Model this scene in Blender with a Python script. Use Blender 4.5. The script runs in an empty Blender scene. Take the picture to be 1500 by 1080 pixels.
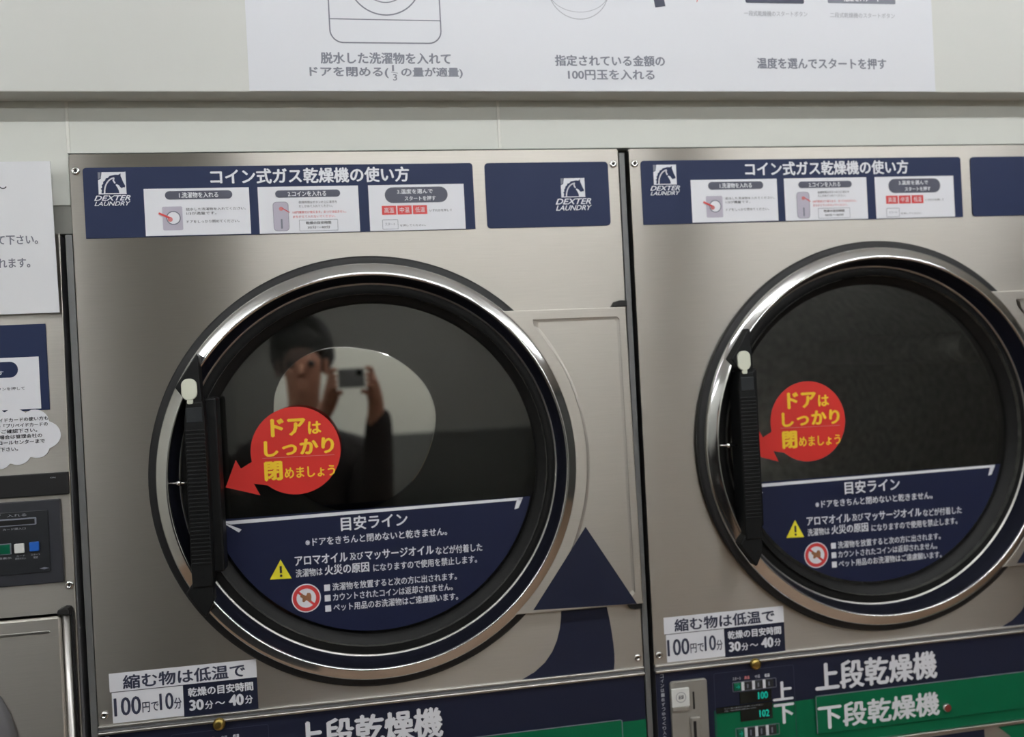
import bpy, bmesh, math, random
from mathutils import Vector, Matrix
random.seed(7)
SC = bpy.context.scene
COL = SC.collection
ZT = 2.05            # height of the machines' top edge above the floor
PI = math.pi

# ---------------------------------------------------------------- camera, world, light, exposure
def setup_camera():
    yaw, pitch, roll = 0.1674, -0.0042, -0.0506
    cy, sy = math.cos(yaw), math.sin(yaw); cp, sp = math.cos(pitch), math.sin(pitch)
    fwd = Vector((sy*cp, cy*cp, sp)); right = Vector((cy, -sy, 0)); up = right.cross(fwd)
    r2 = right*math.cos(roll) + up*math.sin(roll); u2 = up*math.cos(roll) - right*math.sin(roll)
    m = Matrix((r2, u2, -fwd)).transposed().to_4x4()
    m.translation = Vector((0.38857, -1.34597, ZT - 0.3269))
    cd = bpy.data.cameras.new('camera'); co = bpy.data.objects.new('camera', cd); COL.objects.link(co)
    co.matrix_world = m
    cd.sensor_width = 36.0; cd.lens = 1314.94/1500*36.0
    cd.clip_start = 0.02; cd.clip_end = 60
    cd.dof.use_dof = True; cd.dof.focus_distance = 1.22; cd.dof.aperture_fstop = cd.lens/1000/0.0125
    SC.camera = co
setup_camera()
w = bpy.data.worlds.new('world'); SC.world = w; w.use_nodes = True
w.node_tree.nodes['Background'].inputs[0].default_value = (0.8, 0.85, 0.9, 1)
w.node_tree.nodes['Background'].inputs[1].default_value = 0.3
SC.view_settings.view_transform = 'Standard'; SC.view_settings.look = 'None'
SC.view_settings.gamma = 1; SC.view_settings.use_curve_mapping = False
SC.view_settings.exposure = 0.0

# fluorescent tubes: (x from, x to, y); built as glowing tubes with the ceiling battens below
LAMPS = [(-1.75, -.34, -1.0), (.10, 1.26, -1.0), (1.42, 2.75, -1.0), (-2.2, -.95, -2.95), (-.15, 1.90, -2.95), (2.25, 3.90, -2.95)]  # gaps set for the steel's reflected bands; rear row added as fill
TUBE_STRENGTH = 46.0

# ---------------------------------------------------------------- materials
MATS = {}
def mat(name, color, rough=.5, metal=0., spec=.5, emit=None, estr=1., trans=0., ior=1.5, aniso=0., noise=0., nscale=30., stretch=None, bump=0., coat=0.):
    m = bpy.data.materials.new(name); m.use_nodes = True; nt = m.node_tree
    b = nt.nodes['Principled BSDF']
    c = (*color, 1)
    b.inputs['Base Color'].default_value = c
    b.inputs['Roughness'].default_value = rough; b.inputs['Metallic'].default_value = metal
    b.inputs['Specular IOR Level'].default_value = spec; b.inputs['IOR'].default_value = ior
    b.inputs['Transmission Weight'].default_value = trans
    b.inputs['Coat Weight'].default_value = coat
    if emit:
        b.inputs['Emission Color'].default_value = (*emit, 1); b.inputs['Emission Strength'].default_value = estr
    if aniso:
        b.inputs['Anisotropic'].default_value = aniso
        v = nt.nodes.new('ShaderNodeCombineXYZ'); v.inputs[0].default_value = 0; v.inputs[2].default_value = 1
        nt.links.new(v.outputs[0], b.inputs['Tangent'])
    if noise or bump:
        tc = nt.nodes.new('ShaderNodeTexCoord'); mp = nt.nodes.new('ShaderNodeMapping')
        mp.inputs['Scale'].default_value = stretch or (1, 1, 1)
        n = nt.nodes.new('ShaderNodeTexNoise'); n.inputs['Scale'].default_value = nscale; n.inputs['Detail'].default_value = 5
        nt.links.new(tc.outputs['Object'], mp.inputs[0]); nt.links.new(mp.outputs[0], n.inputs['Vector'])
        if noise:
            r = nt.nodes.new('ShaderNodeValToRGB')
            r.color_ramp.elements[0].position = .3; r.color_ramp.elements[1].position = .7
            r.color_ramp.elements[0].color = tuple(max(0, x*(1-noise)) for x in color) + (1,)
            r.color_ramp.elements[1].color = tuple(min(1, x*(1+noise)) for x in color) + (1,)
            nt.links.new(n.outputs['Fac'], r.inputs[0]); nt.links.new(r.outputs[0], b.inputs['Base Color'])
        if bump:
            bp = nt.nodes.new('ShaderNodeBump'); bp.inputs['Strength'].default_value = bump; bp.inputs['Distance'].default_value = .001
            nt.links.new(n.outputs['Fac'], bp.inputs['Height']); nt.links.new(bp.outputs[0], b.inputs['Normal'])
    MATS[name] = m
    return m
mat('steel', (.455, .432, .395), .30, 1, aniso=1., noise=.035, nscale=9, stretch=(2, 1, 160))
mat('steel_smooth', (.52, .51, .49), .33, 1, noise=.04, nscale=12)
mat('chrome', (.82, .82, .82), .11, 1)
mat('inner_chrome', (.012, .013, .022), .22, .0, spec=.35)
mat('galvanised', (.30, .30, .31), .4, 1, noise=.15, nscale=40)
mat('strip_grey', (.16, .165, .165), .5, .4, noise=.05)
mat('filler_grey', (.27, .27, .25), .5, .3, noise=.03)
mat('coin_steel', (.36, .35, .32), .5, .55, noise=.05)
mat('side_grey', (.17, .17, .18), .5, .4, noise=.05)
mat('rubber', (.009, .009, .009), .5, spec=.22, noise=.1)
mat('gasket', (.013, .013, .014), .5, spec=.35, noise=.1)
mat('black_plastic', (.007, .0075, .008), .45, spec=.22, noise=.08, nscale=200, bump=.1)
mat('plastic_patch', (.022, .025, .028), .35, spec=.3)
mat('white_plastic', (.72, .74, .62), .4)
mat('navy', (.016, .026, .075), .5, spec=.25, noise=.05, nscale=4)
mat('navy_dark', (.012, .015, .036), .45, spec=.3, noise=.05, nscale=4)
mat('navy_decal', (.010, .014, .045), .45, spec=.3)
mat('pill', (.065, .07, .105), .4)
mat('green', (.0, .125, .052), .5, spec=.25, noise=.04, nscale=4)
mat('print_white', (.80, .81, .86), .45)
mat('print_grey', (.19, .20, .245), .5)
mat('print_pale', (.42, .43, .47), .5)
mat('print_black', (.02, .02, .03), .5)
mat('print_navy', (.035, .04, .075), .5)
mat('print_red', (.62, .05, .05), .45)
mat('print_pink', (.62, .20, .20), .5)
mat('print_lilac', (.48, .45, .54), .5)
mat('print_yellow', (.90, .60, .03), .4)
mat('decal_red', (.62, .028, .022), .38)
mat('warn_yellow', (.88, .78, .04), .4)
mat('print_brown', (.30, .13, .06), .5)
mat('print_teal', (.0, .42, .32), .4, emit=(.0, .7, .5), estr=.12)
mat('display_black', (.006, .009, .009), .2)
mat('paper', (.76, .77, .80), .6, noise=.01, nscale=6)
mat('sheet', (.70, .715, .76), .45, noise=.012, nscale=3)
mat('wall_panel', (.665, .68, .635), .55, noise=.012, nscale=3, bump=.02)
mat('soffit', (.62, .63, .60), .5, noise=.012, nscale=3)
mat('seam', (.74, .74, .69), .5)
mat('brass', (.45, .33, .10), .35, 1, noise=.2, nscale=150)
mat('lock_red', (.30, .06, .045), .35, .5)
mat('blue_button', (.02, .12, .50), .3)
mat('white_button', (.75, .76, .74), .3)
mat('green_button', (.0, .10, .05), .3)
mat('control_black', (.03, .032, .04), .4, noise=.08)
mat('control_dark', (.018, .02, .024), .35)
mat('slot_black', (.004, .004, .005), .5)
mat('glass', (.80, .80, .78), 0.0, trans=1, ior=1.52)
mat('oval_mirror', (.004, .004, .004), 0.0, spec=1, ior=4.6)  # near-mirror made up for the pale oval in the left window
mat('drum', (.22, .22, .20), .5, .8, noise=.3, nscale=60)
mat('bowl', (.012, .012, .011), .5)
mat('room_wall', (.66, .66, .60), .7, noise=.01)
mat('room_grey', (.10, .105, .10), .5, noise=.03)
mat('room_mid', (.30, .30, .28), .5)
mat('room_pale', (.50, .50, .47), .6)
mat('room_dark', (.035, .035, .035), .4)
mat('ceiling', (.70, .70, .68), .8)
mat('tube_glow', (1, 1, 1), .5, emit=(.975, .99, 1), estr=TUBE_STRENGTH)
mat('lamp_body', (.7, .7, .7), .5)
mat('wood_floor', (.34, .225, .15), .45, noise=.25, nscale=4, stretch=(1, 12, 1))
mat('skin', (.30, .14, .09), .5, noise=.05)
mat('hair', (.008, .007, .006), .4, noise=.2, nscale=80, stretch=(1, 1, .2), bump=.4)
mat('jacket', (.012, .009, .009), .9, noise=.2, nscale=60)
mat('trousers', (.015, .016, .02), .9)
mat('shoe', (.02, .02, .02), .5)
mat('phone', (.10, .10, .10), .4)

# ---------------------------------------------------------------- mesh builder
class MB:
    def __init__(s): s.bm = bmesh.new(); s.m = []
    def mi(s, name):
        if name not in s.m: s.m.append(name)
        return s.m.index(name)
    def _tag(s, faces, name, smooth=False):
        i = s.mi(name)
        for f in faces: f.material_index = i; f.smooth = smooth
    def box(s, x0, x1, y0, y1, z0, z1, m, bev=0, seg=2):
        x0, x1 = min(x0, x1), max(x0, x1); z0, z1 = min(z0, z1), max(z0, z1); y0, y1 = min(y0, y1), max(y0, y1)
        b = bmesh.new(); bmesh.ops.create_cube(b, size=1)
        for v in b.verts: v.co = Vector(((x0+x1)/2 + v.co.x*(x1-x0), (y0+y1)/2 + v.co.y*(y1-y0), (z0+z1)/2 + v.co.z*(z1-z0)))
        if bev: bmesh.ops.bevel(b, geom=b.edges[:], offset=bev, segments=seg, affect='EDGES', profile=.5)
        s.merge(b, m)
    def merge(s, b, m, smooth=False, mats=None):
        i = s.mi(m); vm = {}
        for v in b.verts: vm[v] = s.bm.verts.new(v.co)
        for f in b.faces:
            try: g = s.bm.faces.new([vm[v] for v in f.verts])
            except ValueError: continue
            g.material_index = i; g.smooth = smooth
        b.free()
    def prism(s, pts, y0, y1, m, holes=(), bev=0):
        """outline in x,z extruded from y0 (front) to y1 (back)"""
        b = bmesh.new(); loops = []
        for lp in (pts, *holes):
            vs = [b.verts.new((x, y0, z)) for x, z in lp]; loops.append(vs)
            for i in range(len(vs)): b.edges.new((vs[i], vs[(i+1) % len(vs)]))
        if holes: bmesh.ops.triangle_fill(b, edges=b.edges[:], use_beauty=True, use_dissolve=False)
        else: b.faces.new(loops[0])
        for f in b.faces:
            f.normal_update()
            if f.normal.y > 0: f.normal_flip()
        if abs(y1-y0) > 1e-7:
            r = bmesh.ops.extrude_face_region(b, geom=b.faces[:])
            nv = [g for g in r['geom'] if isinstance(g, bmesh.types.BMVert)]
            # extruded copy stays in front, the original moves back
            old = [v for v in b.verts if v not in set(nv)]
            for v in old: v.co.y = y1
            bmesh.ops.recalc_face_normals(b, faces=b.faces[:])
            if bev:
                es = [e for e in b.edges if all(abs(v.co.y-y0) < 1e-7 for v in e.verts) and any(any(abs(v.co.y-y0) > 1e-7 for v in f.verts) for f in e.link_faces)]
                bmesh.ops.bevel(b, geom=es, offset=bev, segments=2, affect='EDGES', profile=.5)
        s.merge(b, m)
    def lathe(s, cx, cz, prof, m, n=128, smooth=True, a0=0., a1=2*PI):
        """profile list of (radius, y) turned round the y axis through cx, cz"""
        full = abs(a1-a0-2*PI) < 1e-6; rows = []
        k = n if full else n+1
        for i in range(k):
            a = a0 + (a1-a0)*i/n
            rows.append([s.bm.verts.new((cx+r*math.cos(a), y, cz+r*math.sin(a))) for r, y in prof])
        idx = s.mi(m)
        for i in range(n):
            A, B = rows[i], rows[(i+1) % k]
            for j in range(len(prof)-1):
                f = s.bm.faces.new((A[j], A[j+1], B[j+1], B[j])); f.material_index = idx; f.smooth = smooth
    def disc(s, cx, cz, r, y, m, n=64, rz=None): s.prism([(cx+r*math.cos(2*PI*i/n), cz+(rz or r)*math.sin(2*PI*i/n)) for i in range(n)], y, y, m)
    def ring(s, cx, cz, r0, r1, y, m, n=64, a0=0, a1=2*PI, rz=1.0):
        i0 = s.mi(m); k = n+1
        A = [(s.bm.verts.new((cx+r0*math.cos(a), y, cz+rz*r0*math.sin(a))), s.bm.verts.new((cx+r1*math.cos(a), y, cz+rz*r1*math.sin(a)))) for a in [a0+(a1-a0)*i/n for i in range(k)]]
        for i in range(n):
            f = s.bm.faces.new((A[i][0], A[i+1][0], A[i+1][1], A[i][1])); f.material_index = i0
    def line(s, pts, wd, y, m, closed=False):
        i0 = s.mi(m); n = len(pts)
        for i in range(n if closed else n-1):
            a = Vector(pts[i]); b = Vector(pts[(i+1) % n]); d = (b-a)
            if d.length < 1e-9: continue
            d.normalize(); q = Vector((-d.y, d.x))*wd/2; e = d*wd*.3
            c = [a-e-q, b+e-q, b+e+q, a-e+q]
            f = s.bm.faces.new([s.bm.verts.new((p.x, y, p.y)) for p in c]); f.material_index = i0
    def rect(s, x0, x1, z0, z1, y, m): s.prism([(x0, z0), (x1, z0), (x1, z1), (x0, z1)], y, y, m)
    def tube(s, p0, p1, r, m, n=16, r1=None):
        p0, p1 = Vector(p0), Vector(p1); d = (p1-p0).normalized()
        a = d.orthogonal().normalized(); b = d.cross(a); idx = s.mi(m); r1 = r if r1 is None else r1
        R0 = [s.bm.verts.new(p0+(a*math.cos(t)+b*math.sin(t))*r) for t in [2*PI*i/n for i in range(n)]]
        R1 = [s.bm.verts.new(p1+(a*math.cos(t)+b*math.sin(t))*r1) for t in [2*PI*i/n for i in range(n)]]
        for i in range(n):
            f = s.bm.faces.new((R0[i], R0[(i+1) % n], R1[(i+1) % n], R1[i])); f.material_index = idx; f.smooth = True
        for R in (R0[::-1], R1): f = s.bm.faces.new(R); f.material_index = idx
    def text(s, body, x0, x1, zt, zb, y, m, bold=.012, shear=0., rot=0.):
        vs, fs = glyphs(body, shear)
        xs = [v[0] for v in vs]; zs = [v[1] for v in vs]
        a0, a1, b0, b1 = min(xs), max(xs), min(zs), max(zs); idx = s.mi(m)
        hgt = zt-zb; w_ = bold*hgt*1.75
        x0 += w_; x1 -= w_; zt -= w_*.6; zb += w_*.6
        sx = (x1-x0)/max(a1-a0, 1e-6); sz = (zt-zb)/max(b1-b0, 1e-6)
        sh = [(0, 0)] if bold < .002 else [(-w_, 0), (w_, 0), (0, w_*.7), (0, -w_*.7), (0, 0)]
        for k, (dx, dz) in enumerate(sh):
            nv = [s.bm.verts.new((x0+(v[0]-a0)*sx+dx, y-k*.00002, zb+(v[1]-b0)*sz+dz)) for v in vs]
            for f in fs:
                try: g = s.bm.faces.new([nv[i] for i in f])
                except ValueError: continue
                g.material_index = idx
    def build(s, name, parent=None, doublecheck=False, loc=None):
        me = bpy.data.meshes.new(name)
        off = Vector((0, 0, ZT))
        base = Vector(loc) if loc else Vector((0, 0, 0))
        for v in s.bm.verts: v.co += off - base
        s.bm.normal_update(); s.bm.to_mesh(me); s.bm.free()
        for k in s.m: me.materials.append(MATS[k])
        o = bpy.data.objects.new(name, me); COL.objects.link(o)
        if parent: o.parent = parent
        if loc: o.location = base
        return o

_gc = {}
def glyphs(body, shear):
    k = (body, shear)
    if k not in _gc:
        c = bpy.data.curves.new('lettering', 'FONT'); c.body = body; c.size = 1; c.shear = shear; c.resolution_u = 3
        o = bpy.data.objects.new('lettering', c); COL.objects.link(o)
        dg = bpy.context.evaluated_depsgraph_get(); me = bpy.data.meshes.new_from_object(o.evaluated_get(dg))
        _gc[k] = ([tuple(v.co[:2]) for v in me.vertices], [tuple(p.vertices) for p in me.polygons])
        bpy.data.objects.remove(o); bpy.data.curves.remove(c); bpy.data.meshes.remove(me)
    return _gc[k]

def rrect(x0, x1, z0, z1, r, n=6, corners=(1, 1, 1, 1)):
    """rounded rectangle, corners tl tr br bl"""
    x0, x1 = min(x0, x1), max(x0, x1); z0, z1 = min(z0, z1), max(z0, z1); out = []
    for (cx, cz, a, k) in ((x1-r, z1-r, 0, corners[1]), (x0+r, z1-r, 90, corners[0]), (x0+r, z0+r, 180, corners[3]), (x1-r, z0+r, 270, corners[2])):
        if not k:
            out.append((x1 if a in (0, 270) else x0, z1 if a in (0, 90) else z0)); continue
        for i in range(n+1):
            t = math.radians(a+90*i/n); out.append((cx+r*math.cos(t), cz+r*math.sin(t)))
    return out
def circ(cx, cz, r, n=96, a0=0., a1=2*PI, end=False):
    return [(cx+r*math.cos(a0+(a1-a0)*i/n), cz+r*math.sin(a0+(a1-a0)*i/n)) for i in range(n+(1 if end else 0))]
def root(name, label, cat, loc, group=None):
    o = bpy.data.objects.new(name, None); COL.objects.link(o); o.location = loc; o.empty_display_size = .1
    o['label'] = label; o['category'] = cat
    if group: o['group'] = group
    return o
def hang(o, r):   # parent a mesh built in world coordinates under a root that has a location
    o.parent = r; o.matrix_parent_inverse = Matrix.Translation(-r.location)
    return o
def struct(o): o['kind'] = 'structure'; return o
def lab(o, s): o['label'] = s; return o

# ---------------------------------------------------------------- room
X0R, X1R, Y0R, Y1R, ZF, ZC = -2.6, 5.2, -3.6, .02, -ZT, .75
b = MB(); b.box(X0R-.1, X1R+.1, Y0R-.1, .9, ZF-.08, ZF, 'wood_floor'); struct(b.build('floor'))
b = MB(); b.box(X0R-.1, X1R+.1, Y0R-.1, .9, ZC, ZC+.08, 'ceiling'); struct(b.build('ceiling'))
# wall behind the machines: panels with pale joint strips
wf = MB(); wf.box(X0R, X1R, .86, .9, ZF, ZC, 'room_wall'); wf = struct(wf.build('wall_front'))
JX = [-2.6, -1.84, -1.22, -.6215, -.0025, .6165, 1.855, 2.475, 3.1, 3.7, 4.4, 5.2]
for i in range(len(JX)-1):
    p = MB(); lo = 0.004 if JX[i] > -.01 else -.0695
    if JX[i+1] <= -.6: lo = -.0695
    p.box(JX[i]+.0012, JX[i+1]-.0012, .012, .03, lo, .50, 'wall_panel', .0008)
    p.build('wall_panel', wf)
for x in JX[1:-1]:
    p = MB(); lo = .004 if x > -.01 else -.0695
    p.box(x-.0022, x+.0022, .0105, .028, lo, .50, 'seam', .0006); p.build('joint_strip', wf)
b = MB(); b.box(X0R, -.0025, .014, .03, -.1095, -.0695, 'filler_grey'); lab(b.build('filler_strip', wf), 'grey metal filler strip')
b = MB(); b.box(X0R, X1R, -.034, .012, .0775, ZC, 'soffit', .0015); struct(b.build('trim_1'))
b = MB(); b.box(X0R-.1, X0R, Y0R-.1, .9, ZF, ZC, 'room_wall'); struct(b.build('wall_left'))
b = MB(); b.box(X0R, -.545, .012, .06, ZF, -.1095, 'wall_panel', .001); lab(b.build('wall_panel', wf), 'plain panel beside the card machine')
b = MB(); b.box(X1R, X1R+.1, Y0R-.1, .9, ZF, ZC, 'room_grey'); struct(b.build('wall_right'))
b = MB(); b.box(X0R-.1, X1R+.1, Y0R-.1, Y0R, ZF, ZC, 'room_wall'); wb = struct(b.build('wall_back'))
b = MB(); b.box(X0R, X1R, Y0R, Y0R+.03, ZF, -.68, 'room_grey'); struct(b.build('trim_2'))
b = MB(); b.box(-1.9, -.06, -2.1, -.45, -ZT, -ZT+.012, 'gasket', .004); fm = b.build('reflection_mat'); fm['label'] = 'black mat added below the picture to darken reflections in the left steel'; fm['category'] = 'reflection helper'  # added out of view, darkens what the left steel reflects
bt = root('dark_reflection_block', 'unseen dark cabinet-shaped block added to darken the lower left steel reflections', 'cabinet', (-1.2, -2.8, 0))  # added out of view as a dark mass for the lower left steel to reflect
b = MB(); b.box(-2.3, -.25, -3.5, -2.2, -2.05, -.86, 'room_dark', .004); hang(b.build('body'), bt)
for k in range(3):
    b = MB(); b.box(-2.29+k*.683, -1.62+k*.683, -2.2, -2.18, -1.98, -.90, 'room_dark', .003); dd = hang(b.build('block_front'), bt)
    b = MB(); b.box(-1.70+k*.683, -1.68+k*.683, -2.18, -2.155, -1.35, -1.20, 'lamp_body', .003); hh = b.build('block_handle'); hh.parent = dd
# unseen panels added on the back wall to shape the bands reflected in steel
b = MB(); b.box(X0R, -.28, Y0R, Y0R+.05, ZF, ZC-.02, 'room_pale', .002); struct(b.build('reflection_panel_1'))
b = MB(); b.box(1.95, X1R, Y0R, Y0R+.05, ZF, ZC-.02, 'room_pale', .002); struct(b.build('reflection_panel_2'))

LL = ['left', 'middle', 'right']
for li, (xa, xb, ly) in enumerate(LAMPS):
    r = root('ceiling_light', 'white ceiling batten %s, %s one of its row' % ('close in front of the dryers' if li < 3 else 'added along the opposite wall as fill', LL[li % 3]), 'ceiling light', ((xa+xb)/2, ly, ZT+ZC), 'ceiling battens')
    b = MB(); b.box(xa-.03, xb+.03, ly-.03, ly+.03, ZC-.03, ZC, 'lamp_body', .003); hang(b.build('body'), r)
    b = MB(); b.tube((xa, ly, ZC-.060), (xb, ly, ZC-.060), .0145, 'tube_glow', 12); hang(b.build('tube'), r)
    for q in (xa-.012, xb+.012):
        b = MB(); b.box(q-.012, q+.012, ly-.018, ly+.018, ZC-.080, ZC-.028, 'lamp_body', .003); hang(b.build('end_cap'), r)

# ---------------------------------------------------------------- instruction sheet on the soffit
YS = -.0352
r = root('instruction_sheet', 'wide white sheet of drying instructions with line drawings, stuck above both dryers', 'sign', (.79, YS, ZT+.078))
b = MB(); b.box(.2545, 1.3245, YS, -.0340, .0785, .44, 'sheet'); hang(b.build('sheet'), r)
y = YS-.0003
b = MB()
G = 'print_grey'
b.text('脱水した洗濯物を入れて', .3552, .5425, .1342, .1175, y, G, .02)
b.text('ドアを閉める(', .3388, .4510, .1130, .0970, y, G, .02); b.text('の量が適量)', .4690, .5590, .1130, .0970, y, G, .02)
b.text('1', .4560, .4590, .1160, .1070, y, G); b.text('3', .4568, .4628, .1030, .0935, y, G); b.line([(.4550, .1058), (.4640, .1042)], .0008, y, G)
b.text('指定されている金額の', .6985, .8705, .1328, .1160, y, G, .02)
b.text('100円玉を入れる', .7175, .8530, .1112, .0955, y, G, .02)
b.text('温度を選んでスタートを押す', 1.0200, 1.2400, .1310, .1135, y, G, .02)
b.text('一段式乾燥機のスタートボタン', 1.0029, 1.1085, .2038, .1955, y, 'print_pale')
b.text('二段式乾燥機のスタートボタン', 1.1470, 1.2588, .2032, .1950, y, 'print_pale')
b.text('乾燥をスタート', 1.17, 1.2347, .236, .2205, y-.0006, 'print_white')
hang(b.build('lettering'), r)
b = MB(); b.line(rrect(.3704, .5300, .1480, .34, .0185, 8), .0019, y, G, closed=True)
b.line([(.3704, .1820), (.5295, .1812)], .0015, y, G)
b.ring(.4512, .2410, .0515, .0535, y, G); b.ring(.4512, .2410, .0335, .0350, y, G); lab(hang(b.build('washer_drawing'), r), 'grey line drawing of a washing machine')
b = MB(); b.ring(.7402, .2335, .0462, .0475, y, 'print_pale'); b.ring(.7402, .2300, .0462, .0475, y, 'print_pale', rz=.70); lab(hang(b.build('coin_drawing'), r), 'grey outline of a coin')
b = MB(); b.prism([(.8594, .2060), (.8758, .2083), (.866, .27), (.850, .268)], y, y, 'print_navy'); hang(b.build('bar_drawing'), r)
b = MB(); b.prism([(.9262, .2150), (.9275, .2160), (.931, .23), (.929, .23)], y, y, 'print_red'); hang(b.build('arrow_drawing'), r)
b = MB(); b.prism(rrect(1.0060, 1.1038, .2158, .29, .003), y, y, 'print_navy'); lab(hang(b.build('button_drawing'), r), 'dark print of a start button')
b = MB(); b.prism(rrect(1.1442, 1.2609, .2178, .29, .0015), y, y, 'print_grey'); lab(hang(b.build('button_drawing'), r), 'grey print of a start button with white writing')

# ---------------------------------------------------------------- shared printed pieces
def horse_logo(b, x, z, wdt, hgt, y, bg='navy'):
    """white square with a horse's head left dark; x,z = top left"""
    P = lambda u, v: (x+u*wdt, z-v*hgt)
    W_, N = 'print_white', bg
    b.prism([P(.14, 0), P(1, 0), P(1, 1), P(0, 1), P(0, .36), P(.10, .30)], y, y, W_)
    b.prism([P(0, 0), P(.11, 0), P(.09, .26), P(0, .32)], y, y, 'print_grey')
    yy = y-.00025
    out = [P(.10, .96), P(.12, .80), P(.08, .76), P(.14, .68), P(.12, .60), P(.18, .52), P(.18, .44), P(.26, .36), P(.28, .28), P(.36, .26), P(.42, .17), P(.52, .15), P(.62, .12),
           P(.74, .13), P(.82, .06), P(.82, .20), P(.86, .32), P(.90, .46), P(.97, .64), P(.94, .71), P(.88, .70), P(.84, .74), P(.78, .68), P(.74, .60), P(.66, .55), P(.62, .58),
           P(.68, .70), P(.73, .84), P(.74, .96)]
    b.prism(out, yy, yy, N)
    crest = []
    for t in range(9):
        a = PI - t*(PI*.48)/8
        crest.append(P(.60+.385*math.cos(a), .95-.68*math.sin(a)))
    b.line(crest, wdt*.055, yy-.0002, W_)
    b.line([P(.57, .30), P(.55, .38), P(.60, .50)], wdt*.055, yy-.0002, W_)
    b.line([P(.0, .99), P(1, .99)], wdt*.025, yy-.0002, W_); b.line([P(.99, 0), P(.99, 1)], wdt*.025, yy-.0002, W_)

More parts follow.
